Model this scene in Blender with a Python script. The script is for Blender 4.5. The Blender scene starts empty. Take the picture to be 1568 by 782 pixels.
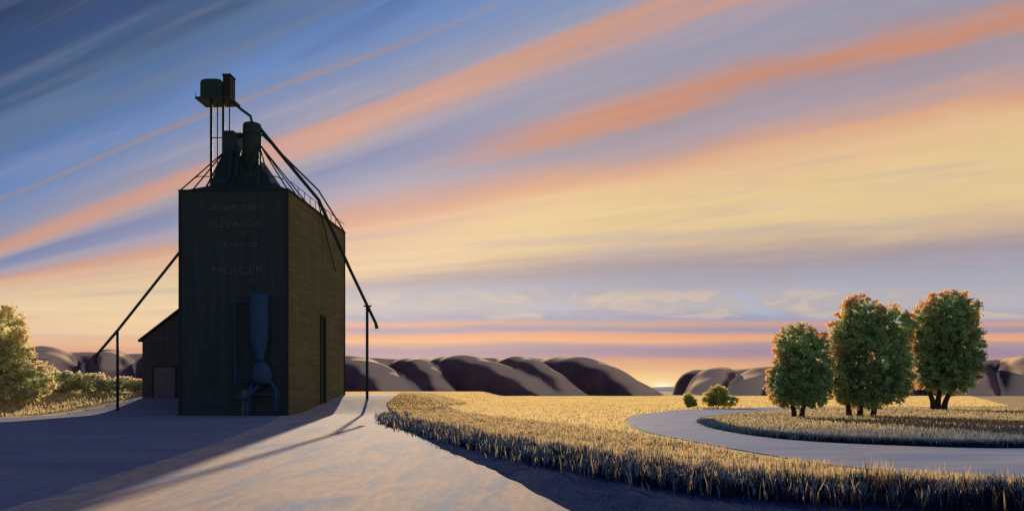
import bpy, math, random
import numpy as np
from mathutils import Vector, Matrix
rng=np.random.default_rng(7); random.seed(7)
scn=bpy.context.scene
scn.view_settings.view_transform='Standard'; scn.view_settings.look='None'; scn.view_settings.exposure=0

def lin(h):
    c=[int(h[i:i+2],16)/255 for i in (0,2,4)]
    return tuple([(v/12.92 if v<=.04045 else ((v+.055)/1.055)**2.4) for v in c]+[1.0])
def ss(a,b,v):
    t=np.clip((v-a)/(b-a),0,1); return t*t*(3-2*t)
def height(x,y):
    x=np.asarray(x,float); y=np.asarray(y,float)
    return 1.76*ss(70,91,y)*(1-ss(-13,-3,x))

# ------------------------------------------------------------ materials
class NT:
    def __init__(s,tree): s.t=tree; s.n=tree.nodes; s.l=tree.links
    def put(s,sock,v):
        if hasattr(v,'is_output'): s.l.new(v,sock)
        elif v is not None: sock.default_value=v
    def m(s,op,a,b=None,c=None,clamp=False):
        n=s.n.new('ShaderNodeMath'); n.operation=op; n.use_clamp=clamp
        s.put(n.inputs[0],a); s.put(n.inputs[1],b); s.put(n.inputs[2],c); return n.outputs[0]
    def sstep(s,v,a,b):
        n=s.n.new('ShaderNodeMapRange'); n.interpolation_type='SMOOTHSTEP'
        s.put(n.inputs[0],v); s.put(n.inputs[1],a); s.put(n.inputs[2],b); return n.outputs[0]
    def ramp(s,f,stops,interp='LINEAR'):
        n=s.n.new('ShaderNodeValToRGB'); r=n.color_ramp; r.interpolation=interp
        r.elements[0].position=stops[0][0]; r.elements[0].color=stops[0][1]
        r.elements[1].position=stops[-1][0]; r.elements[1].color=stops[-1][1]
        for p,c in stops[1:-1]:
            e=r.elements.new(p); e.color=c
        s.put(n.inputs[0],f); return n.outputs[0]
    def mix(s,f,a,b,bt='MIX'):
        n=s.n.new('ShaderNodeMix'); n.data_type='RGBA'; n.blend_type=bt
        s.put(n.inputs[0],f); s.put(n.inputs[6],a); s.put(n.inputs[7],b); return n.outputs[2]
    def noise(s,vec,scale,detail=4,rough=.55,dist=0):
        n=s.n.new('ShaderNodeTexNoise'); s.put(n.inputs['Vector'],vec); n.inputs['Scale'].default_value=scale
        n.inputs['Detail'].default_value=detail; n.inputs['Roughness'].default_value=rough; n.inputs['Distortion'].default_value=dist
        return n.outputs[0]
    def mapping(s,vec,scale=(1,1,1),rot=(0,0,0)):
        n=s.n.new('ShaderNodeMapping'); s.put(n.inputs[0],vec); n.inputs['Scale'].default_value=scale; n.inputs['Rotation'].default_value=rot
        return n.outputs[0]
    def xyz(s,x,y,z):
        n=s.n.new('ShaderNodeCombineXYZ'); s.put(n.inputs[0],x); s.put(n.inputs[1],y); s.put(n.inputs[2],z); return n.outputs[0]
    def bump(s,h,st,d):
        n=s.n.new('ShaderNodeBump'); n.inputs['Strength'].default_value=st; n.inputs['Distance'].default_value=d; s.put(n.inputs['Height'],h); return n.outputs[0]
def newmat(name):
    m=bpy.data.materials.new(name); m.use_nodes=True; t=NT(m.node_tree); t.n.clear()
    out=t.n.new('ShaderNodeOutputMaterial'); return m,t,out
def principled(t,out,col,rough=.9,metal=0,normal=None,spec=.2):
    p=t.n.new('ShaderNodeBsdfPrincipled'); t.put(p.inputs['Base Color'],col); t.put(p.inputs['Roughness'],rough)
    p.inputs['Metallic'].default_value=metal; p.inputs['Specular IOR Level'].default_value=spec
    if normal is not None: t.put(p.inputs['Normal'],normal)
    t.l.new(p.outputs[0],out.inputs[0]); return p
def tc(t,k='Object'): return t.n.new('ShaderNodeTexCoord').outputs[k]
def patchmat(name,cols,scale=(1,1,1),ns=1.0,bump=.3,bd=.05,rough=.92,rot=(0,0,0),bs=12,spec=.15):
    m,t,o=newmat(name); v=t.mapping(tc(t),scale,rot)
    n=t.noise(v,ns,6,.62,.6)
    k=len(cols); c=t.ramp(n,[(.3+.4*i/(k-1),tuple(cc)+(1,)) for i,cc in enumerate(cols)])
    f=t.noise(v,bs,5,.7)
    c=t.mix(.55,c,t.ramp(f,[(.3,(.55,.55,.55,1)),(.7,(1.35,1.35,1.35,1))]),'MULTIPLY')
    principled(t,o,c,rough,0,t.bump(f,bump,bd),spec); return m
m_ground=patchmat('dry_prairie',[(.42,.28,.10),(.62,.43,.16),(.72,.53,.22)],(1,.25,1),.35,.5,.08,bs=5)
m_verge=patchmat('verge_shade',[(.016,.028,.080),(.030,.046,.115),(.058,.066,.12)],(1,.5,1),.8,.5,.06,bs=6,spec=0)  # navy shade below the grass, painted into the ground colour
m_road=patchmat('gravel',[(.14,.22,.38),(.33,.31,.34),(.56,.38,.27),(.24,.30,.42)],(1,.20,1),.6,.2,.03,rot=(0,0,.25),bs=6)
m_yard=patchmat('yard_gravel_shade',[(.17,.19,.27),(.225,.235,.31),(.26,.26,.30)],(.4,1,1),.3,.2,.03,bs=7,spec=.05)  # gravel darkened and blued: the elevator's shadow painted into the yard
def siding(name,c1,c2,board=.28,amt=.5):
    m,t,o=newmat(name); g=tc(t)
    sx=t.n.new('ShaderNodeSeparateXYZ'); t.put(sx.inputs[0],g); z=sx.outputs[2]
    fr=t.m('FRACT',t.m('DIVIDE',z,board)); row=t.m('FLOOR',t.m('DIVIDE',z,board))
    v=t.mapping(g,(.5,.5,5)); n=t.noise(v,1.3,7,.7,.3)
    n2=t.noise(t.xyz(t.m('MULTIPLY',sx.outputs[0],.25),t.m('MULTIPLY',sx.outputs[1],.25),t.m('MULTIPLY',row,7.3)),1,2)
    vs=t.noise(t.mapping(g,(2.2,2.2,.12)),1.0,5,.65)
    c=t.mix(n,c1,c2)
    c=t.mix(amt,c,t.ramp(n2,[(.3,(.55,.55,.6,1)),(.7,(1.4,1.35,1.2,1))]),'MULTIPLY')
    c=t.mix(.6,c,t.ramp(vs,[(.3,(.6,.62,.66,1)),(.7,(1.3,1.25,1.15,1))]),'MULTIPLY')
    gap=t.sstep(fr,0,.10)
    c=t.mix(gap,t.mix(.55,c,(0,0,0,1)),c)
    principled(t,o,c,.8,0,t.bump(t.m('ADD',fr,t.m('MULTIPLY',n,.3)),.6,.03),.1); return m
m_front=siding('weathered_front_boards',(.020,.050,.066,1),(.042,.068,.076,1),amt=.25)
m_side=siding('weathered_side_boards',(.070,.090,.048,1),(.18,.17,.082,1),amt=.45)  # lighter than the front boards: side wall's light put into the colour
m_shed=siding('shed_boards',(.048,.060,.080,1),(.082,.086,.102,1),amt=.3)
def flat(name,col,rough=.7,metal=0,var=.5,ns=3):
    m,t,o=newmat(name); n=t.noise(tc(t),ns,6,.65)
    c=t.mix(n,tuple(x*(1-var) for x in col[:3])+(1,),tuple(min(1,x*(1+var)) for x in col[:3])+(1,))
    principled(t,o,c,rough,metal,t.bump(n,.2,.02),.2); return m
m_metal=flat('dark_sheet_metal',(.014,.042,.045),.6)
m_rust=flat('rusted_metal',(.026,.022,.020),.7)
m_roof=flat('roof_metal',(.018,.036,.038),.7)
m_trim=flat('trim_board',(.018,.032,.034),.8)
m_blue=flat('blue_paint',(.024,.072,.155),.95)
m_door=flat('grey_door',(.105,.115,.15),.8)
m_letter=flat('faded_lettering',(.066,.108,.120),.9,0,.75,1.8)
m_bark=flat('bark',(.05,.034,.034),.95,0,.5,6)
def veg(name,trans=.45):
    m,t,o=newmat(name); a=t.n.new('ShaderNodeAttribute'); a.attribute_name='Col'
    d=t.n.new('ShaderNodeBsdfDiffuse'); r=t.n.new('ShaderNodeBsdfTranslucent'); x=t.n.new('ShaderNodeMixShader')
    t.l.new(a.outputs[0],d.inputs[0]); t.l.new(a.outputs[0],r.inputs[0]); x.inputs[0].default_value=trans
    t.l.new(d.outputs[0],x.inputs[1]); t.l.new(r.outputs[0],x.inputs[2]); t.l.new(x.outputs[0],o.inputs[0]); return m
m_leaf=veg('leaves',.56); m_grass=veg('grass_blades',.5)
m_water,t,o=newmat('river_water'); g=t.mapping(tc(t),(.35,1,1)); n=t.noise(g,.5,5,.6,.5); f=t.noise(g,4,4,.6)
c=t.ramp(n,[(.3,(.13,.22,.42,1)),(.5,(.23,.29,.41,1)),(.7,(.40,.39,.41,1))])
principled(t,o,c,.5,0,t.bump(f,.15,.03),.4)
m_hill,t,o=newmat('hill_grass_painted_rim'); ge=t.n.new('ShaderNodeNewGeometry'); sp=t.n.new('ShaderNodeSeparateXYZ'); t.put(sp.inputs[0],ge.outputs['Normal'])
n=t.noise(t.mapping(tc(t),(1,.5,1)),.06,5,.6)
shade=t.ramp(n,[(.3,(.095,.056,.078,1)),(.55,(.155,.10,.11,1)),(.75,(.22,.145,.12,1))])  # slope colour carries painted shade and distance haze
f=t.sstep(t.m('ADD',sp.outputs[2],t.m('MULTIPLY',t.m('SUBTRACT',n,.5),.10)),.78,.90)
principled(t,o,t.mix(f,shade,(.98,.66,.36,1)),.95,0,None,.05)  # upward faces turn golden: sunlit crest rim painted in
m_far=flat('far_ridge_haze',(.20,.19,.30),.95,0,.2,.01)

# ------------------------------------------------------------ mesh helpers
def mkobj(name,verts,faces,mat,parent=None,smooth=False,cols=None):
    me=bpy.data.meshes.new(name); me.from_pydata([tuple(v) for v in verts],[],[tuple(f) for f in faces]); me.update()
    ob=bpy.data.objects.new(name,me); scn.collection.objects.link(ob)
    if mat: me.materials.append(mat)
    if smooth: me.polygons.foreach_set('use_smooth',[True]*len(me.polygons))
    if parent: ob.parent=parent
    return ob
def fastmesh(name,V,loops,starts,mat,cols=None,parent=None):
    me=bpy.data.meshes.new(name); me.vertices.add(len(V)); me.vertices.foreach_set('co',V.astype(np.float32).ravel())
    me.loops.add(len(loops)); me.loops.foreach_set('vertex_index',loops.astype(np.int32))
    me.polygons.add(len(starts)); me.polygons.foreach_set('loop_start',starts.astype(np.int32))
    me.update(calc_edges=True)
    if cols is not None:
        a=me.color_attributes.new('Col','FLOAT_COLOR','POINT'); c=np.ones((len(V),4),np.float32); c[:,:3]=cols; a.data.foreach_set('color',c.ravel())
    me.materials.append(mat); ob=bpy.data.objects.new(name,me); scn.collection.objects.link(ob)
    if parent: ob.parent=parent
    return ob
class B:
    def __init__(s): s.v=[]; s.f=[]
    def box(s,a,b):
        (x0,y0,z0),(x1,y1,z1)=a,b; k=len(s.v)
        s.v+= [(x0,y0,z0),(x1,y0,z0),(x1,y1,z0),(x0,y1,z0),(x0,y0,z1),(x1,y0,z1),(x1,y1,z1),(x0,y1,z1)]
        s.f+= [tuple(k+i for i in q) for q in ((0,3,2,1),(4,5,6,7),(0,1,5,4),(1,2,6,5),(2,3,7,6),(3,0,4,7))]; return s
    def tube(s,pts,rad,n=8,cap=True):
        pts=[Vector(p) for p in pts]; 
        if not hasattr(rad,'__len__'): rad=[rad]*len(pts)
        k=len(s.v); prev=None
        for i,p in enumerate(pts):
            d=(pts[min(i+1,len(pts)-1)]-pts[max(i-1,0)]).normalized()
            if prev is None:
                u=d.orthogonal().normalized()
            else:
                u=(prev-d*prev.dot(d)).normalized()
            prev=u; w=d.cross(u)
            for j in range(n):
                a=2*math.pi*j/n; s.v.append(tuple(p+(u*math.cos(a)+w*math.sin(a))*rad[i]))
        for i in range(len(pts)-1):
            for j in range(n):
                s.f.append((k+i*n+j,k+i*n+(j+1)%n,k+(i+1)*n+(j+1)%n,k+(i+1)*n+j))
        if cap:
            s.f.append(tuple(k+j for j in range(n))[::-1]); e=k+(len(pts)-1)*n; s.f.append(tuple(e+j for j in range(n)))
        return s
    def poly(s,verts,faces):
        k=len(s.v); s.v+=list(verts); s.f+=[tuple(k+i for i in f) for f in faces]; return s
    def ob(s,name,mat,parent=None,bevel=0,smooth=False):
        o=mkobj(name,s.v,s.f,mat,parent)
        if bevel:
            m=o.modifiers.new('b','BEVEL'); m.width=bevel; m.segments=2
        if smooth:
            o.data.polygons.foreach_set('use_smooth',[len(p.vertices)==4 for p in o.data.polygons])
        return o
def empty(name,loc=(0,0,0),rz=0):
    e=bpy.data.objects.new(name,None); e.location=loc; e.rotation_euler=(0,0,rz); scn.collection.objects.link(e); return e

# ------------------------------------------------------------ ground
def axis(pos): return np.array(sorted(set(np.round(np.concatenate(pos),3))))
gx=axis([np.arange(-120,80,2.0),-120-np.geomspace(5,9000,24),80+np.geomspace(5,9000,24)])
gy=axis([np.arange(-20,130,1.5),-20-np.geomspace(5,3000,14),130+np.geomspace(5,12000,30)])
X,Y=np.meshgrid(gx,gy); Z=height(X,Y)
def gridmesh(name,X,Y,Z,mat,smooth=True):
    r,c=X.shape; V=np.stack([X.ravel(),Y.ravel(),Z.ravel()],1)
    i=np.arange(r*c).reshape(r,c); q=np.stack([i[:-1,:-1],i[:-1,1:],i[1:,1:],i[1:,:-1]],-1).reshape(-1,4)
    o=fastmesh(name,V,q.ravel(),np.arange(len(q))*4,mat)
    if smooth: o.data.polygons.foreach_set('use_smooth',[True]*len(q))
    return o
gridmesh('ground',X,Y,Z,m_ground)
ys=np.concatenate([np.arange(2,100,.5),np.arange(100,200,5)])
XR=([2,10,14.6,22,30,37,50,64,80,92,110,200],[3.2,1.9,1.15,-.43,-2.5,-4.1,-7.2,-9.6,-12.0,-12.2,-11,-14])
xr=np.interp(ys,*XR)
xm=np.interp(ys,[2,14.6,30,50,70,85,92,110,200],[-7.5,-9.2,-11.8,-15.6,-20.2,-19.4,-18.8,-18,-21])
def strip(name,xa,xb,z,mat,n=40,ja=0,jb=0,ys=ys):
    tt=np.linspace(0,1,n)[None,:]
    wob=np.interp(ys,np.arange(0,210,.7),rng.normal(0,1,300))
    xa=xa+wob*ja; xb=xb+wob[::-1]*jb
    X=xa[:,None]*(1-tt)+xb[:,None]*tt; Y=np.repeat(ys[:,None],n,1)
    gridmesh(name,X,Y,height(X,Y)+z,mat)
strip('gravel_road',xm,xr,.034,m_road,30,.10,.03)
xl=np.interp(ys,[2,54,60,64,85,88,93,110,200],[-60,-50,-44,-41,-40,-34,-22,-19,-24])
strip('elevator_yard',xl,xm+1.2,.026,m_yard,50,.5,0)  # darker sheet, its edge laid along the elevator's shadow edge
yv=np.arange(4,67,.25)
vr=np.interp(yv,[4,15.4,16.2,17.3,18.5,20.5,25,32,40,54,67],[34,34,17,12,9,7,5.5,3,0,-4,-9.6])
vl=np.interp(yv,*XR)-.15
strip('verge_shadow_strip',vl,np.maximum(vr,vl+.1),.045,m_verge,24,.045,0,yv)  # dark strip laid where the grass shadow falls
def smooth_poly(p,n=6,closed=True):
    p=np.array(p,float); N=len(p); out=[]
    for i in range(N if closed else N-1):
        p0,p1,p2,p3=[p[(i+k)%N] if closed else p[min(max(i+k,0),N-1)] for k in (-1,0,1,2)]
        for t in np.linspace(0,1,n,endpoint=False):
            out.append(.5*((2*p1)+(-p0+p2)*t+(2*p0-5*p1+4*p2-p3)*t*t+(-p0+3*p1-3*p2+p3)*t**3))
    if not closed: out.append(p[-1])
    return [tuple(q) for q in out]
front=[(-9.7,66),(-7.2,52),(-4.1,42),(-1.7,34),(.7,26.5),(2.4,22.4),(3.7,19.4),(4.8,17.5),(6.4,16.0),(9.4,14.8),(14,14.0)]
rear=[(-10,95),(-5.4,79),(-.5,60),(2.9,49.7),(5.7,38.3),(7.0,29),(7.8,23.5),(8.9,20.6),(11,18.6),(17,17.2)]
near=[(33.5,103.5),(20.2,92),(11.3,71),(8.4,57),(7.2,44),(7.6,36.3),(8.6,28),(9.8,22.6),(13.9,19.4),(24,18.2),(44,18)]
far=[(44,33),(26,31),(18.8,30.2),(15.3,31.6),(12.6,34.5),(11.6,39.5),(11.7,47),(13.0,56),(17.1,69),(27,85),(38,96)]
na=np.array(smooth_poly(near,10,False)); fa=np.array(smooth_poly(far[::-1],10,False)); tt=np.linspace(0,1,10)[None,:]
gridmesh('river',na[:,:1]*(1-tt)+fa[:,:1]*tt,na[:,1:]*(1-tt)+fa[:,1:]*tt,np.full((len(na),10),.03),m_water,False)

# ------------------------------------------------------------ hills
hx=np.arange(-460,460,1.3); hy=np.arange(300,520,2.0); X,Y=np.meshgrid(hx,hy); H=np.full(X.shape,-3.0)
def seg(p,q,h0,h1,w0,w1,pw=1.0,sh=2.2):
    global H
    dx,dy=q[0]-p[0],q[1]-p[1]; Lq=dx*dx+dy*dy
    t=np.clip(((X-p[0])*dx+(Y-p[1])*dy)/Lq,0,1); d=np.hypot(X-p[0]-t*dx,Y-p[1]-t*dy)
    hh=h0+(h1-h0)*t**pw; ww=w0+(w1-w0)*t; r=d/ww
    val=hh*np.sqrt(np.clip(1-r**sh,0,1))-.8; val[r>=1]=-3; H=np.maximum(H,val)
rid=[(-470,27),(-330,25),(-240,24),(-205,22.5),(-150,22),(-90,20.2),(-40,20),(5,20.4),(36,18.8)]
for (a,h0),(b_,h1) in zip(rid[:-1],rid[1:]): seg((a,428),(b_,428 if b_<30 else 420),h0,h1,24,24,1,2.6)
seg((36,420),(66,404),18.8,1,24,9,.9)
for x,h,dx,w in [(-310,27.5,34,24),(-268,26.5,30,19),(-236,25.5,36,20),(-203,24,26,15),(-176,23,34,19),(-140,22.3,30,22),(-108,21.3,24,15),(-82,20.7,36,21),(-50,20.0,22,13),(-27,20.9,46,18),(3,20.2,26,14),(30,20.2,32,19)]:
    seg((x-12,426),(x,404),h*.97,h,w,w); seg((x,404),(x+dx,352),h,1.2,w,w*.55,1.7)
rid=[(103,14),(150,16.2),(200,18.5),(260,20),(330,21),(470,22)]
for (a,h0),(b_,h1) in zip(rid[:-1],rid[1:]): seg((a,430),(b_,430),h0,h1,16,24,1,2.6)
for x,h,dx,w in [(104,15,-19,15),(128,14.6,-26,16),(158,17,-22,17),(190,18.5,-26,17),(226,19.5,-22,20),(262,21,-30,19),(300,21,-24,22),(345,22,-30,22)]:
    seg((x+10,430),(x,404),h*.97,h,w,w); seg((x,404),(x+dx,356),h,1.2,w,w*.6,1.6)
ln=np.sin(X*.21+Y*.13)*.3+np.sin(X*.09-Y*.31+1)*.35
H=np.where(H>0,H+ln*np.clip(H/8,0,1),H)
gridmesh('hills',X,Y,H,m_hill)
fx=np.linspace(-4000,4000,300); prof=9+5*np.sin(fx*.004)+3*np.sin(fx*.011+1)+2*np.sin(fx*.03)
X=np.stack([fx]*4); Y=np.repeat(np.array([[3000],[3150],[3350],[3600]]),300,1); Z=np.stack([prof*0-2,prof*.75,prof+4,prof*0-3])
gridmesh('distant_hills',X,Y,Z,m_far)

# ------------------------------------------------------------ grain elevator
GE=empty('grain_elevator',(-29.38,70.49,0),-math.radians(2.9))
W,L,HT=9.65,19.15,19.8
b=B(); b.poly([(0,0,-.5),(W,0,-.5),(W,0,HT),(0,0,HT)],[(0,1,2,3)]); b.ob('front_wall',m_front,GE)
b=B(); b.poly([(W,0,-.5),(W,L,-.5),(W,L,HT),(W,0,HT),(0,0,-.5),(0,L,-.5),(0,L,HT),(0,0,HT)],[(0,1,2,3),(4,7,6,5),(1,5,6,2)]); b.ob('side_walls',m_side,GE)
b=B()
for x,y in ((0,0),(W,0),(W,L)):
    b.box((x-.10,y-.10,-.5),(x+.10,y+.10,HT-.01))
b.box((-.12,-.12,HT),(W+.12,.1,HT+.16)); b.box((W-.1,.1,HT),(W+.14,L+.1,HT+.16)); b.box((-.14,.1,HT),(.1,L+.1,HT+.16)); b.box((.1,L-.1,HT),(W-.1,L+.1,HT+.16))
b.ob('corner_trim',m_trim,GE)
b=B(); r0=HT+.1; b.poly([(.05,.05,r0),(W-.05,.05,r0),(W-.05,L-.05,r0),(.05,L-.05,r0),(2.2,3.6,21.4),(7.2,3.6,21.4),(7.2,14,20.6),(2.2,14,20.6)],[(0,1,5,4),(1,2,6,5),(2,3,7,6),(3,0,4,7),(4,5,6,7)])
b.ob('hip_roof',m_roof,GE)
b=B(); b.poly([(.9,3.4,20.6),(7.4,3.4,20.6),(7.4,8.4,20.6),(.9,8.4,20.6),(2.0,4.3,24.4),(5.3,4.3,24.0),(5.3,6.6,24.0),(2.0,6.6,24.4)],[(0,1,5,4),(1,2,6,5),(2,3,7,6),(3,0,4,7),(4,5,6,7)])
b.box((2.15,4.25,24.3),(3.45,6,26.3)); b.box((2.05,4.2,26.3),(3.1,6.1,26.55)); b.box((3.1,4.3,26.02),(3.8,4.9,26.37))
b.ob('cupola',m_metal,GE,.04)
b=B(); b.tube([(4.7,4.7,21),(4.7,4.7,27.0),(4.7,4.7,27.25),(4.7,4.7,27.4)],[.85,.85,.78,.4],20); b.tube([(4.7,4.7,26.2),(4.7,4.7,26.32)],[.9,.9],20)
b.tube([(2.9,3.7,21),(2.9,4.1,24.6)],.28,10); b.tube([(3.6,3.6,21),(3.6,4.0,25)],.18,8)
b.ob('dust_collector',m_metal,GE,smooth=True)
b=B(); top=(2.1,4.6,24.7); tr=(5.4,4.6,25.4)
for p in ((0,0,HT+.1),(.0,4,HT+.2),(1.1,0,HT+.1),(2.2,0,HT+.1),(0,9,HT+.2)): b.tube([p,top],.065,5)
for p in ((W,0,HT+.1),(W,3,HT+.1),(W,6,HT+.1),(8.2,0,HT+.1),(7,0,HT+.1),(5.8,0,HT+.1)): b.tube([p,tr],.065,5)
for p in ((3.3,0,HT+.1),(4.5,0,HT+.1)): b.tube([p,(3.9,4.2,24.8)],.05,5)
b.tube([(.55,1.2,21.2),(1.1,1.2,21.45),(8.2,1.2,21.35),(8.9,1.2,21.1)],.045,5)
b.tube([(W,L,HT+.2),(W-.2,10,22.3),(5.5,5,26.4)],.085,6)
for k in range(9):
    y=3+k*1.8; b.tube([(W,y,HT+.1),(W,y,HT+1.0)],.035,5)
b.tube([(W,1,HT+1.0),(W,L,HT+1.0)],.035,5)
b.ob('roof_struts',m_metal,GE)
b=B()
for x in (.95,2.1): b.tube([(x,4.3,20.8),(x,4.3,29.5)],.14,6)
for x in (1.0,2.16): b.tube([(x,5.6,20.8),(x,5.6,29.5)],.07,6)
b.tube([(.95,4.3,25.9),(2.1,4.3,25.9)],.05,5)
b.box((-.35,3.7,29.4),(3.0,6.1,29.58))
for x in (-.3,1.3,2.9): b.tube([(x,3.75,29.6),(x,3.75,29.95)],.03,5)
b.ob('head_tower',m_metal,GE)
b=B(); prof=[(0,29.6),(0,31.0),(.12,31.25),(.5,31.35),(1.5,31.35),(1.95,31.25),(2.05,31.0),(2.05,29.6)]
n=len(prof); b.poly([(x,4,z) for x,z in prof]+[(x,5.8,z) for x,z in prof],[tuple(range(n)),tuple(range(2*n-1,n-1,-1))]+[(i,i+n,(i+1)%n+n,(i+1)%n) for i in range(n)])
b.ob('head_box',m_metal,GE,.03)
b=B(); b.box((2.08,4.2,29.6),(2.8,5.4,31.65)); b.box((2.03,4.15,31.66),(2.85,5.45,31.85)); b.ob('head_motor_housing',m_rust,GE,.03)
b=B(); b.tube([(2.7,4.7,29.5),(3.6,4.7,28.7),(4.55,4.7,28.0),(4.7,4.7,27.3)],.13,8)
b.tube([(5.4,4.7,26.9),(7.6,6.4,24.0),(9.95,8.4,20.95),(12.3,11.8,14.4),(14.2,14.75,9.35),(14.3,14.85,8.8)],[.17,.17,.17,.16,.16,.2],8)
b.tube([(9.9,8.4,20.7),(9.95,11.5,17.5),(9.9,14.6,14.9)],.06,6)
b.tube([(13.45,14.0,11.2),(13.45,14.0,1)],.15,8); b.tube([(13.1,13.9,11.1),(13.9,14.1,11.1)],.09,6)
b.ob('discharge_spout',m_metal,GE,smooth=True)
b=B(); b.tube([(-.1,4.5,17.8),(-8.2,4.5,7.9),(-10.1,4.5,5.75),(-10.3,4.5,5.3),(-10.3,4.5,4.75)],[.13,.13,.13,.15,.17],8)
b.tube([(-8.2,4.5,7.95),(-8.2,4.5,.1)],.13,8); b.ob('loading_spout',m_metal,GE,smooth=True)
b=B(); b.tube([(7.4,-.75,10.6),(7.4,-.75,6.7),(7.5,-.75,5.1),(7.5,-.75,4.7)],[.80,.78,.32,.32],16)
b.tube([(7.6,-.8,4.75),(7.6,-.8,4.4),(7.65,-.8,3.7),(7.65,-.8,3.0),(7.6,-.8,2.7)],[.3,.65,.9,.85,.3],16)
for x0,x1 in ((7.0,6.65),(8.3,8.95)):
    b.tube([(x0,-.8,3.2),(x1,-1.0,2.2),(x1,-1.0,-.1)],.13,7)
    b.tube([(x0,-.5,3.2),(x1,-.3,2.2),(x1,-.3,-.1)],.09,7)
b.tube([(6.65,-1,1.9),(8.95,-1,1.9)],.07,6)
b.tube([(6.7,-.5,9.95),(5.17,-.5,9.95),(5.17,-.5,2.95),(6.6,-.5,2.9)],.13,7)
b.tube([(7.4,-.8,2.7),(6.3,-.9,1.5),(5.4,-.9,1.6)],[.2,.16,.16],8); b.tube([(6.2,-.9,1.5),(6.3,-.9,.0)],.08,6)
b.ob('dust_cyclone',m_blue,GE,smooth=True)
b=B(); b.box((5.55,-.06,.0),(6.35,-.003,2.3)); b.box((5.7,-.09,1.1),(6.2,-.062,1.7)); b.ob('front_door',m_door,GE)
b=B(); b.box((W+.003,9.9,1.0),(W+.12,10.1,9.6)); b.box((W+.003,11.0,1.0),(W+.12,11.2,9.6)); b.box((W+.003,9.8,9.6),(W+.16,11.3,9.8)); b.tube([(W+.3,10.55,1),(W+.3,10.55,9.5)],.14,8)
b.ob('side_door_track',m_trim,GE)
for txt,x0,z,wd,sz in (('AMERICAN',2.8,18.3,4.5,.62),('ELEVATOR',2.7,16.9,4.6,.55),('GRAIN CO',3.4,15.1,3.6,.48),('MERCER',2.95,12.8,4.6,.72)):
    cu=bpy.data.curves.new('t','FONT'); cu.body=txt; cu.size=sz*1.2; to=bpy.data.objects.new('t',cu); scn.collection.objects.link(to)
    bpy.context.view_layer.update(); me=bpy.data.meshes.new_from_object(to); bpy.data.objects.remove(to)
    xs=[v.co.x for v in me.vertices]; k=wd/(max(xs)-min(xs))
    for v in me.vertices: v.co=Vector((x0+(v.co.x-min(xs))*k,-.035,z-.25+v.co.y))
    me.materials.clear(); me.materials.append(m_letter); o=bpy.data.objects.new('painted_lettering',me); scn.collection.objects.link(o); o.parent=GE
b=B(); x0,x1,y0,y1=-10.8,0,14.0,21.5; zl,zr=7.6,15.7
b.poly([(x0,y0,.5),(x1,y0,.5),(x1,y0,zr),(x0,y0,zl),(x0,y1,.5),(x1,y1,.5),(x1,y1,zr),(x0,y1,zl)],[(0,1,2,3),(4,7,6,5),(0,3,7,4)]); b.ob('shed_walls',m_shed,GE)
b=B(); b.poly([(x0-.35,y0-.3,zl-.18),(x1,y0-.3,zr+.08),(x1,y1+.3,zr+.08),(x0-.35,y1+.3,zl-.18),(x0-.35,y0-.3,zl+.02),(x1,y0-.3,zr+.28),(x1,y1+.3,zr+.28),(x0-.35,y1+.3,zl+.02)],[(0,3,2,1),(4,5,6,7),(0,1,5,4),(1,2,6,5),(2,3,7,6),(3,0,4,7)]); b.ob('shed_roof',m_roof,GE)
b=B(); b.box((x0+1.3,y0-.07,1.1),(x0+3.6,y0-.003,4.7)); b.ob('shed_door',m_door,GE)
b=B(); b.box((x0+1.15,y0-.1,1.1),(x0+1.3,y0-.003,4.7)); b.box((x0+3.6,y0-.1,1.1),(x0+3.75,y0-.003,4.7)); b.box((x0+1.15,y0-.1,4.7),(x0+3.75,y0-.003,4.85)); b.ob('shed_door_frame',m_trim,GE)

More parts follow.
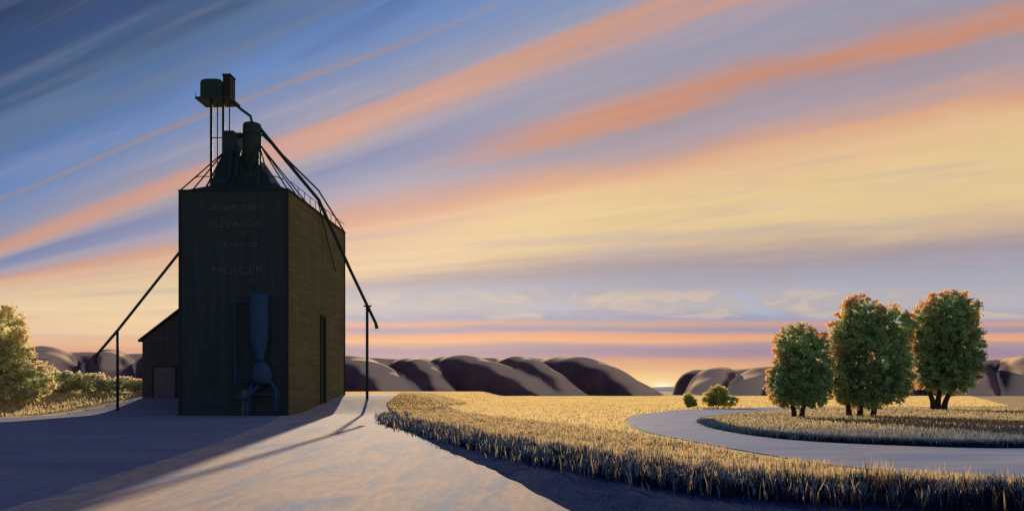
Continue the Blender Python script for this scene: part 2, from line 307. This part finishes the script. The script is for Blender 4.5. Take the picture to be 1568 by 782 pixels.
# ------------------------------------------------------------ vegetation
def inpoly(px,py,poly):
    p=np.array(poly); r=np.zeros(len(px),bool); j=len(p)-1
    for i in range(len(p)):
        xi,yi=p[i]; xj,yj=p[j]
        c=((yi>py)!=(yj>py))&(px<(xj-xi)*(py-yi)/(yj-yi+1e-12)+xi); r^=c; j=i
    return r
def sample(poly,n,near_bias=0):
    p=np.array(poly); lo,hi=p.min(0),p.max(0); xs=[];ys=[];c=0
    while c<n:
        x=rng.uniform(lo[0],hi[0],n*2)
        y=rng.uniform(lo[1],hi[1],n*2) if not near_bias else np.exp(rng.uniform(np.log(lo[1]),np.log(hi[1]),n*2))
        k=inpoly(x,y,poly); xs.append(x[k]); ys.append(y[k]); c+=k.sum()
    return np.concatenate(xs)[:n],np.concatenate(ys)[:n]
def blades(x,y,h,w,cb,ct,lean=.25,cj=.2,zoff=0):
    n=len(x); z=height(x,y)+zoff; a=rng.uniform(-.9,.9,n); dx,dy=np.cos(a)*w/2,np.sin(a)*w/2
    la=rng.uniform(0,2*np.pi,n); lx,ly=np.cos(la)*lean*h*rng.uniform(.1,1,n),np.sin(la)*lean*h*rng.uniform(.1,1,n)
    V=np.empty((n,5,3)); 
    V[:,0]=np.stack([x-dx,y-dy,z-.03],1); V[:,1]=np.stack([x+dx,y+dy,z-.03],1)
    V[:,2]=np.stack([x+dx*.8+lx*.3,y+dy*.8+ly*.3,z+h*.55],1); V[:,3]=np.stack([x-dx*.8+lx*.3,y-dy*.8+ly*.3,z+h*.55],1)
    V[:,4]=np.stack([x+lx,y+ly,z+h],1)
    j=(1+rng.normal(0,cj,(n,1))).clip(.4,1.7)
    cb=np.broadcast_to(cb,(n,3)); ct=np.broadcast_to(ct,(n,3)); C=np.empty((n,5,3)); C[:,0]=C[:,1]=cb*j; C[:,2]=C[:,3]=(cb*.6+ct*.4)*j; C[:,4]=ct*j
    return V.reshape(-1,3),C.reshape(-1,3).clip(0,.95)
def bladeobj(name,parts,parent=None):
    V=np.concatenate([p[0] for p in parts]); C=np.concatenate([p[1] for p in parts]); n=len(V)//5
    i=np.arange(n)[:,None]*5; lo=(i+np.array([[0,1,2,3,3,2,4]])).ravel(); st=(np.arange(n)[:,None]*7+np.array([[0,4]])).ravel()
    return fastmesh(name,V,lo,st,m_grass,C,parent)
def clump(x,y,s=1.0):
    return .5+.5*np.sin(x*1.7*s+np.sin(y*.9*s)*2)*np.sin(y*1.3*s+np.cos(x*1.1*s)*2)
band=front+rear[::-1]
parts=[]
x,y=sample(band,80000,True); c=clump(x,y); c2=clump(x+31,y+7,2.3)
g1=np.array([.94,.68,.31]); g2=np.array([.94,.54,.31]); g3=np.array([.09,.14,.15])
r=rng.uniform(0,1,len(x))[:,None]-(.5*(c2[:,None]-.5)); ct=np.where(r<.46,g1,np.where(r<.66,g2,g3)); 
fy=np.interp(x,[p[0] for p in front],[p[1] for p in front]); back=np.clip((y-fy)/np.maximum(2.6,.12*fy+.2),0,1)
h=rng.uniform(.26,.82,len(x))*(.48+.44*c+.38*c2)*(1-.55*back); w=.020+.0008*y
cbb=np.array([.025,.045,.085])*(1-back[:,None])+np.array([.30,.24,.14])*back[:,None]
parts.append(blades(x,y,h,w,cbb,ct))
fs=np.array(smooth_poly(front,14,False)); N=80000; k=rng.integers(0,len(fs),N); q=fs[k]+rng.normal(0,.50,(N,2))*np.array([1,.9])
wgt=clump(q[:,0],q[:,1],2.6); kk=wgt>rng.uniform(0,.7,N); q=q[kk]; wgt=wgt[kk]
x,y=q[:,0],q[:,1]; r=rng.uniform(0,1,len(x))[:,None]
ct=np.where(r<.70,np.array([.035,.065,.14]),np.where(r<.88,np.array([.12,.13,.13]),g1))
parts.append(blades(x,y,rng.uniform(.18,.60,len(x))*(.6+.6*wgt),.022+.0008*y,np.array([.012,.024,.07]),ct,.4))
vg=[(-8,52),(-4.6,38),(-2.9,30),(-.6,22),(1.1,14.6),(2,11),(14,11),(14,14),(9.4,14.8),(6.4,16.0),(4.8,17.5),(2.4,22.4),(.7,26.5),(-1.7,34),(-4.1,42)]
x,y=sample(vg,16000,True); kk=clump(x,y,1.7)>rng.uniform(0,1,len(x)); x,y=x[kk],y[kk]
parts.append(blades(x,y,rng.uniform(.03,.14,len(x)),.016,np.array([.014,.028,.08]),np.array([.04,.065,.14]),.8))  # low verge blades in the same painted shade navy
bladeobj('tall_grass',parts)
parts=[]
field=[(-12,98),(-5.2,80),(-.3,61),(2.9,50),(5.7,39),(6.9,29),(7.7,29),(6.9,36),(6.6,44),(7.9,57),(10.8,71),(19,91),(33,104),(70,112),(190,330),(-60,330),(-40,120)]
x,y=sample(field,60000,True); c=clump(x,y,.15)[:,None]
parts.append(blades(x,y,rng.uniform(.10,.22,len(x)),.03+.0016*y,np.array([.8,.6,.26]),np.array([.95,.76,.34])*(.82+.25*c),.5,.10))
bladeobj('wheat_field',parts)
isl=[(40,35),(24,31.6),(18.8,30.8),(15.9,32.2),(13.3,35),(12.2,39.8),(12.3,47),(13.6,55.5),(17.9,69),(28.5,85),(40,96),(95,100),(80,35)]
x,y=sample(isl,46000,True); c=clump(x,y,.35)[:,None]; r=rng.uniform(0,1,len(x))[:,None]
nearf=np.clip((y-38)/12,0,1)[:,None]
parts=[blades(x,y,rng.uniform(.10,.30,len(x)),.02+.0012*y,np.array([.18,.18,.16]),(np.where(r<.76,np.array([.92,.68,.34]),np.array([.2,.24,.14]))*nearf+(1-nearf)*np.array([.12,.19,.31]))*(.65+.5*c),.4)]  # blades nearest the water tinted blue as painted shadow
bp=np.array(smooth_poly(isl[:8],12,False)); k=rng.integers(0,len(bp),14000); q=bp[k]+rng.normal(0,.25,(14000,2))+[0,.3]
parts.append(blades(q[:,0],q[:,1],rng.uniform(.10,.38,14000),.035,np.array([.015,.03,.08]),np.array([.05,.08,.14]),.4))  # dark blades along the edge stand in for the bank's shadow
bladeobj('riverbank_grass',parts)
lf=[(-95,66),(-60,58),(-52,56),(-44,61.5),(-40.8,85),(-40,94),(-110,100)]
x,y=sample(lf,26000,True); parts=[blades(x,y,rng.uniform(.12,.4,len(x)),.1,np.array([.4,.32,.16]),np.array([.88,.72,.40]),.4)]
lf=[(-12.6,80),(-12.6,94),(-11,110),(-6,110),(-7,86),(-9.3,67)]
x,y=sample(lf,7000,True); parts.append(blades(x,y,rng.uniform(.1,.4,len(x)),.1,np.array([.3,.24,.12]),np.array([.8,.6,.3]),.4))
bladeobj('dry_grass',parts)

def crown(name,parent,lobes,nleaf,size,cin,cout,org,seed=1,rim=.5):
    g=np.random.default_rng(seed); vol=np.array([a[3]*a[4]*a[5] for a in lobes])**.8; vol/=vol.sum()
    Lb=np.array(lobes)
    nc=nleaf//26; kc=g.choice(len(lobes),nc,p=vol); d=g.normal(size=(nc,3)); d/=np.linalg.norm(d,axis=1)[:,None]
    rr=g.uniform(.2,1.0,nc)**.40; cc=Lb[kc,:3]+d*rr[:,None]*Lb[kc,3:6]*.94
    i=g.integers(0,nc,nleaf); cs=g.uniform(.25,.60,nc)*size*1.8
    P=cc[i]+g.normal(size=(nleaf,3))*cs[i][:,None]*np.array([.6,.6,.5])
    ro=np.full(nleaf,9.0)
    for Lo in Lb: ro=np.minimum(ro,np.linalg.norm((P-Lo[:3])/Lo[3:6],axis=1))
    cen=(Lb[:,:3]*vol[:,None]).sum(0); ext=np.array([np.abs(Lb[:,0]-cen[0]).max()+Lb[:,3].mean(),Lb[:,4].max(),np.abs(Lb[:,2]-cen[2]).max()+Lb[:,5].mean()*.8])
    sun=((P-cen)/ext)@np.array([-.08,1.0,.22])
    f=np.clip((ro-.66)/.22,0,1)*np.clip(rim+1.7*sun,0.0,1); f=f[:,None]  # outer leaves on the sun side take cout: painted backlit rim
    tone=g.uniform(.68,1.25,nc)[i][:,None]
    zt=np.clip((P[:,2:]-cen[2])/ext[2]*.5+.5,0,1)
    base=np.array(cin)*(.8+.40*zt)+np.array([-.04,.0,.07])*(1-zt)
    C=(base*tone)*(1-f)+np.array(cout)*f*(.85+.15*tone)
    nrm=g.normal(size=(nleaf,3)); nrm/=np.linalg.norm(nrm,axis=1)[:,None]
    u=np.cross(nrm,g.normal(size=(nleaf,3))); u/=np.linalg.norm(u,axis=1)[:,None]; v=np.cross(nrm,u)
    s=(g.uniform(.6,1.2,nleaf)*size/2)[:,None]
    V=np.stack([P-u*s,P+v*s*.6,P+u*s,P-v*s*.6],1)+np.array(org)
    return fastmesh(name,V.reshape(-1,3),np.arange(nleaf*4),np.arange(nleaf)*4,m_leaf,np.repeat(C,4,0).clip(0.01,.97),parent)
def tree(name,x,y,lobes,stems,nleaf,size,cin,cout,seed,r0=.22,rim=.82):
    z=float(height(x,y)); e=empty(name,(x,y,z)); b=B(); g=random.Random(seed)
    for (sx,sy,tx,ty,tz) in stems:
        mid=((sx+tx)/2+g.uniform(-.2,.2),(sy+ty)/2,tz*.45)
        b.tube([(sx,sy,-.2),(sx*.9+tx*.1,sy,tz*.15),mid,(tx,ty,tz)],[r0*1.35,r0,r0*.7,r0*.25],8)
        for q in range(6):
            t=g.uniform(.3,.95); p=(mid[0]*(1-t)+tx*t,mid[1]*(1-t)+ty*t,mid[2]*(1-t)+tz*t); lb=g.choice(lobes)
            en=(lb[0]+g.uniform(-.5,.5)*lb[3],lb[1]+g.uniform(-.5,.5)*lb[4],max(p[2]+.4,lb[2]+g.uniform(-.2,.6)*lb[5]))
            b.tube([p,((p[0]+en[0])/2,(p[1]+en[1])/2,(p[2]+en[2])/2-.15),en],[r0*.42,r0*.28,r0*.08],6)
    b.ob('trunk',m_bark,e,smooth=True)
    crown('crown',e,lobes,nleaf,size,cin,cout,(0,0,0),seed,rim); return e
gi=(.34,.53,.25); go=(1.0,.66,.34)
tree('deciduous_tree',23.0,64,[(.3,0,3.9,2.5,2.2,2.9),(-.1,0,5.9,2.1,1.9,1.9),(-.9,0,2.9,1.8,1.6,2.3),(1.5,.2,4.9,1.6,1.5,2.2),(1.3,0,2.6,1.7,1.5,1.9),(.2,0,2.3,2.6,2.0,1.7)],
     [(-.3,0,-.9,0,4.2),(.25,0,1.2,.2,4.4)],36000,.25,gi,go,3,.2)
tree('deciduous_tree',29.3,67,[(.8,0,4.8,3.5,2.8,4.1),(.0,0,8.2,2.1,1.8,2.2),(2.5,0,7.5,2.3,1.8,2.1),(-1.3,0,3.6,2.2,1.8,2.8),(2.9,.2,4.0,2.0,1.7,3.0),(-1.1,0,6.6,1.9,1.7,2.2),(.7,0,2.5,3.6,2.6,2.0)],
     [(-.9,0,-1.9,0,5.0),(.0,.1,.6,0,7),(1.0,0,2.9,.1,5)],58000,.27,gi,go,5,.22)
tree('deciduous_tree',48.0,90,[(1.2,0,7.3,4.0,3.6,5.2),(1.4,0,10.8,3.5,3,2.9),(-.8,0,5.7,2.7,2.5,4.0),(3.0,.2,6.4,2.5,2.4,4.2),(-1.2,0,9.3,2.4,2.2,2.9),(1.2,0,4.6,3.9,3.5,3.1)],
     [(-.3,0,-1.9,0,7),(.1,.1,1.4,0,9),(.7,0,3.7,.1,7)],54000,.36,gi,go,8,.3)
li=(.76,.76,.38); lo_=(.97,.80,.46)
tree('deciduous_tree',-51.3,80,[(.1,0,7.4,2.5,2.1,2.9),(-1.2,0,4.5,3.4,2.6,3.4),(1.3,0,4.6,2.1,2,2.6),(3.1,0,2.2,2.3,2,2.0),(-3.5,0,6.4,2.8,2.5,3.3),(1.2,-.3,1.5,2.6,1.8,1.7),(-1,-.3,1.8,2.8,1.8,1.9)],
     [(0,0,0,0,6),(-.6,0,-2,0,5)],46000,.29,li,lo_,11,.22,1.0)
def shrub(name,x,y,lobes,n,size,cin,cout,seed):
    return tree(name,x,y,lobes,[(0,0,-.3*lobes[0][3],0,lobes[0][2]),(.1,0,.4*lobes[0][3],0,lobes[0][2])],n,size,cin,cout,seed,.07,.8)
shrub('shrub',26.0,101,[(0,0,1.5,1.5,1.3,1.35),(-.9,0,1.1,1.0,1,1.0),(1.4,0,.9,1.5,1,.8),(.3,0,2.1,1.1,1,.8)],7500,.26,(.50,.56,.17),(.95,.80,.33),21)
shrub('shrub',22.7,102,[(0,0,1.0,.95,.9,.9),(.3,0,.6,.9,.8,.5)],3200,.24,(.50,.54,.17),(.95,.80,.33),22)
shrub('shrub',-52,92,[(0,0,1.4,2.6,1.6,1.5),(-3,0,1.9,2.6,1.6,2),(3,.5,1.2,2.6,1.6,1.4),(6.5,.5,1.0,2.6,1.5,1.1),(9.5,1,.8,2.2,1.5,1.0),(-6,0,2.2,2.6,1.6,2.2)],24000,.32,(.64,.66,.38),(.92,.76,.46),23)

# ------------------------------------------------------------ sky
wd=bpy.data.worlds.new('World'); scn.world=wd; wd.use_nodes=True; t=NT(wd.node_tree); t.n.clear()
out=t.n.new('ShaderNodeOutputWorld'); s3=t.n.new('ShaderNodeSeparateXYZ'); t.put(s3.inputs[0],tc(t,'Generated'))
ay=t.m('MAXIMUM',t.m('ABSOLUTE',s3.outputs[1]),.04)
A=t.m('DIVIDE',s3.outputs[0],ay); E=t.m('DIVIDE',s3.outputs[2],ay)
fan=t.m('MAXIMUM',t.m('ADD',A,.8475),.12)
up=t.m('SUBTRACT',E,.1033)
s_fan=t.m('MINIMUM',t.m('MAXIMUM',t.m('DIVIDE',up,fan),0),.37)
ax=t.m('MAXIMUM',t.m('ADD',A,.6426),-.4)
hh=t.m('DIVIDE',t.m('SUBTRACT',up,t.m('MULTIPLY',ax,.333)),t.m('ADD',1,t.m('MULTIPLY',ax,.488)))
s_up=t.m('MAXIMUM',t.m('SUBTRACT',t.m('DIVIDE',hh,.2049),.37),0)
s_lo=t.m('MINIMUM',t.m('MULTIPLY',up,1.22),0)
s=t.m('ADD',t.m('ADD',s_fan,s_up),s_lo)
q=t.m('ADD',t.m('ADD',s_fan,t.m('MULTIPLY',s_up,.26)),s_lo)
w1=t.noise(t.xyz(t.m('MULTIPLY',q,8),t.m('MULTIPLY',A,2.4),0),1.0,3,.5)
w2=t.noise(t.xyz(t.m('MULTIPLY',q,20),t.m('MULTIPLY',A,2.6),3),1.0,3,.5,.6)
w3=t.noise(t.xyz(t.m('MULTIPLY',q,75),t.m('MULTIPLY',A,4.5),7),1.0,3,.55,.3)
amp1=t.m('ADD',t.m('MULTIPLY',s_up,.34),.040); amp2=t.m('ADD',t.m('MULTIPLY',s_up,.22),t.m('ADD',.016,t.m('MULTIPLY',s_fan,.12)))
sw=t.m('ADD',s,t.m('MULTIPLY',t.m('SUBTRACT',w1,.5),t.m('MULTIPLY',amp1,t.sstep(s,-.05,.15))))
sw=t.m('ADD',sw,t.m('MULTIPLY',t.m('SUBTRACT',w2,.5),amp2))
sw=t.m('ADD',sw,t.m('MULTIPLY',t.m('SUBTRACT',w3,.5),t.m('ADD',.011,t.m('MULTIPLY',s_up,.035))))
f=t.m('DIVIDE',t.m('ADD',sw,.13),2.08,clamp=True)
def R(l): return [((a+.13)/2.08,lin(c)) for a,c in l]
left=t.ramp(f,R([(-.126,'e8b890'),(-.09,'c9a0a0'),(-.065,'dc9e84'),(-.04,'eac49e'),(0,'eacca4'),(.05,'e3c6a0'),(.10,'dfbe9c'),(.155,'dcae92'),(.185,'cf9a86'),(.22,'a59bb0'),(.25,'868cb0'),(.285,'7a82ac'),(.32,'a098a8'),(.35,'cd9a8a'),(.385,'c79488'),(.43,'9892a8'),(.50,'858eb0'),(.57,'7c8bb4'),(.64,'6f86b4'),(.67,'8e8698'),(.70,'6a86b6'),(.80,'5a80bc'),(.90,'4f76b0'),(.97,'58729a'),(1.04,'446a9e'),(1.15,'4a6a92'),(1.24,'35547f'),(1.34,'3c5a84'),(1.5,'2a4570'),(1.7,'2a426a'),(1.9,'1f3460')]))
right=t.ramp(f,R([(-.126,'f4d69a'),(-.112,'ecb47c'),(-.10,'e39c6e'),(-.085,'dc9c7c'),(-.07,'9680a0'),(-.058,'a18aa0'),(-.05,'e8ac80'),(-.040,'df9f86'),(-.033,'928cae'),(-.025,'d8a08a'),(-.017,'989cbc'),(.004,'bcb2b4'),(.03,'a9a8b8'),(.052,'a6979e'),(.068,'cfb298'),(.085,'e6c896'),(.13,'ebca94'),(.162,'e8be92'),(.182,'dea684'),(.205,'ab9ba6'),(.228,'a8969f'),(.242,'cc8f76'),(.256,'c79280'),(.27,'a499a8'),(.30,'9a99ae'),(.335,'ae9ba6'),(.352,'cf9a84'),(.38,'c79a8c'),(.43,'9a9cb4'),(.5,'8494b8'),(.7,'6a8cc2'),(1.2,'4066a0')]))
sh=t.m('MULTIPLY',t.sstep(sw,.03,.09),.26)
ed=t.m('ADD',-.44,sh); mf=t.sstep(t.m('ADD',A,t.m('MULTIPLY',t.m('SUBTRACT',w2,.5),.25)),ed,t.m('ADD',ed,.28))
col=t.mix(mf,left,right)
col=t.mix(.42,col,t.ramp(w3,[(.3,(.88,.89,.92,1)),(.7,(1.10,1.09,1.06,1))]),'MULTIPLY')
up_f=t.sstep(s,.6,1.0)
br=t.noise(t.xyz(t.m('MULTIPLY',q,28),t.m('MULTIPLY',A,2.2),11),1.0,4,.5)
col=t.mix(t.m('MULTIPLY',t.m('MULTIPLY',t.sstep(br,.50,.72),.5),t.m('SUBTRACT',1,t.m('MULTIPLY',up_f,.75))),col,lin('a69eae'))
lb=t.noise(t.xyz(t.m('MULTIPLY',q,11),t.m('MULTIPLY',A,1.8),21),1.0,3,.5,.4)
col=t.mix(t.m('MULTIPLY',t.m('MULTIPLY',t.sstep(lb,.5,.60),up_f),.45),col,lin('627596'))
col=t.mix(t.m('MULTIPLY',t.m('MULTIPLY',t.m('SUBTRACT',1,t.sstep(lb,.38,.47)),up_f),.45),col,lin('2c4a80'))
pf=t.noise(t.xyz(t.m('MULTIPLY',A,9),t.m('MULTIPLY',E,26),2),1.0,4,.55,.6)
inb=t.m('MULTIPLY',t.sstep(E,.086,.094),t.m('SUBTRACT',1,t.sstep(E,.118,.132)))
inb=t.m('MULTIPLY',inb,t.sstep(A,-.25,-.1))
col=t.mix(t.m('MULTIPLY',t.m('MULTIPLY',t.sstep(pf,.5,.62),inb),.55),col,lin('dcc2a6'))
col=t.mix(t.m('MULTIPLY',t.m('MULTIPLY',t.m('SUBTRACT',1,t.sstep(pf,.36,.46)),inb),.6),col,lin('a8b4d0'))
fr=t.m('GREATER_THAN',s3.outputs[1],0)
dx=t.m('SUBTRACT',A,.189); dz=t.m('SUBTRACT',E,.003)
g1=t.m('EXPONENT',t.m('MULTIPLY',-1,t.m('ADD',t.m('MULTIPLY',t.m('MULTIPLY',dx,dx),40),t.m('MULTIPLY',t.m('MULTIPLY',dz,dz),2000))))
g2=t.m('EXPONENT',t.m('MULTIPLY',-1,t.m('ADD',t.m('MULTIPLY',t.m('MULTIPLY',dx,dx),9000),t.m('MULTIPLY',t.m('MULTIPLY',dz,dz),30000))))
col=t.mix(t.m('MULTIPLY',t.m('MULTIPLY',g1,fr),.8),col,lin('f8dca0'))
col=t.mix(t.m('MULTIPLY',g2,fr),col,(1.15,1.1,.85,1))
bg=t.n.new('ShaderNodeBackground'); t.put(bg.inputs[0],col); bg.inputs[1].default_value=.93
ns=t.n.new('ShaderNodeTexSky'); ns.sky_type='NISHITA'; ns.sun_disc=False; ns.sun_elevation=math.radians(14); ns.sun_rotation=math.radians(-8.2)
b2=t.n.new('ShaderNodeBackground'); t.put(b2.inputs[0],ns.outputs[0]); b2.inputs[1].default_value=.004
ad=t.n.new('ShaderNodeAddShader'); t.l.new(bg.outputs[0],ad.inputs[0]); t.l.new(b2.outputs[0],ad.inputs[1]); t.l.new(ad.outputs[0],out.inputs[0])

# ------------------------------------------------------------ sun and camera
az=math.radians(-8.2); el=math.radians(14)
sv=Vector((math.sin(az)*math.cos(el),math.cos(az)*math.cos(el),math.sin(el)))
sl=bpy.data.lights.new('sun','SUN'); sl.energy=5; sl.angle=math.radians(.6); sl.color=(1,.80,.56)
so=bpy.data.objects.new('sun',sl); so.rotation_euler=(-sv).to_track_quat('-Z','Y').to_euler(); so.location=(0,0,60); scn.collection.objects.link(so)
cd=bpy.data.cameras.new('camera'); cd.lens=28; cd.sensor_width=36; cd.shift_y=.132; cd.clip_end=20000; cd.clip_start=.1
co=bpy.data.objects.new('camera',cd); co.location=(0,0,2.2); co.rotation_euler=(math.radians(90),0,0); scn.collection.objects.link(co); scn.camera=co
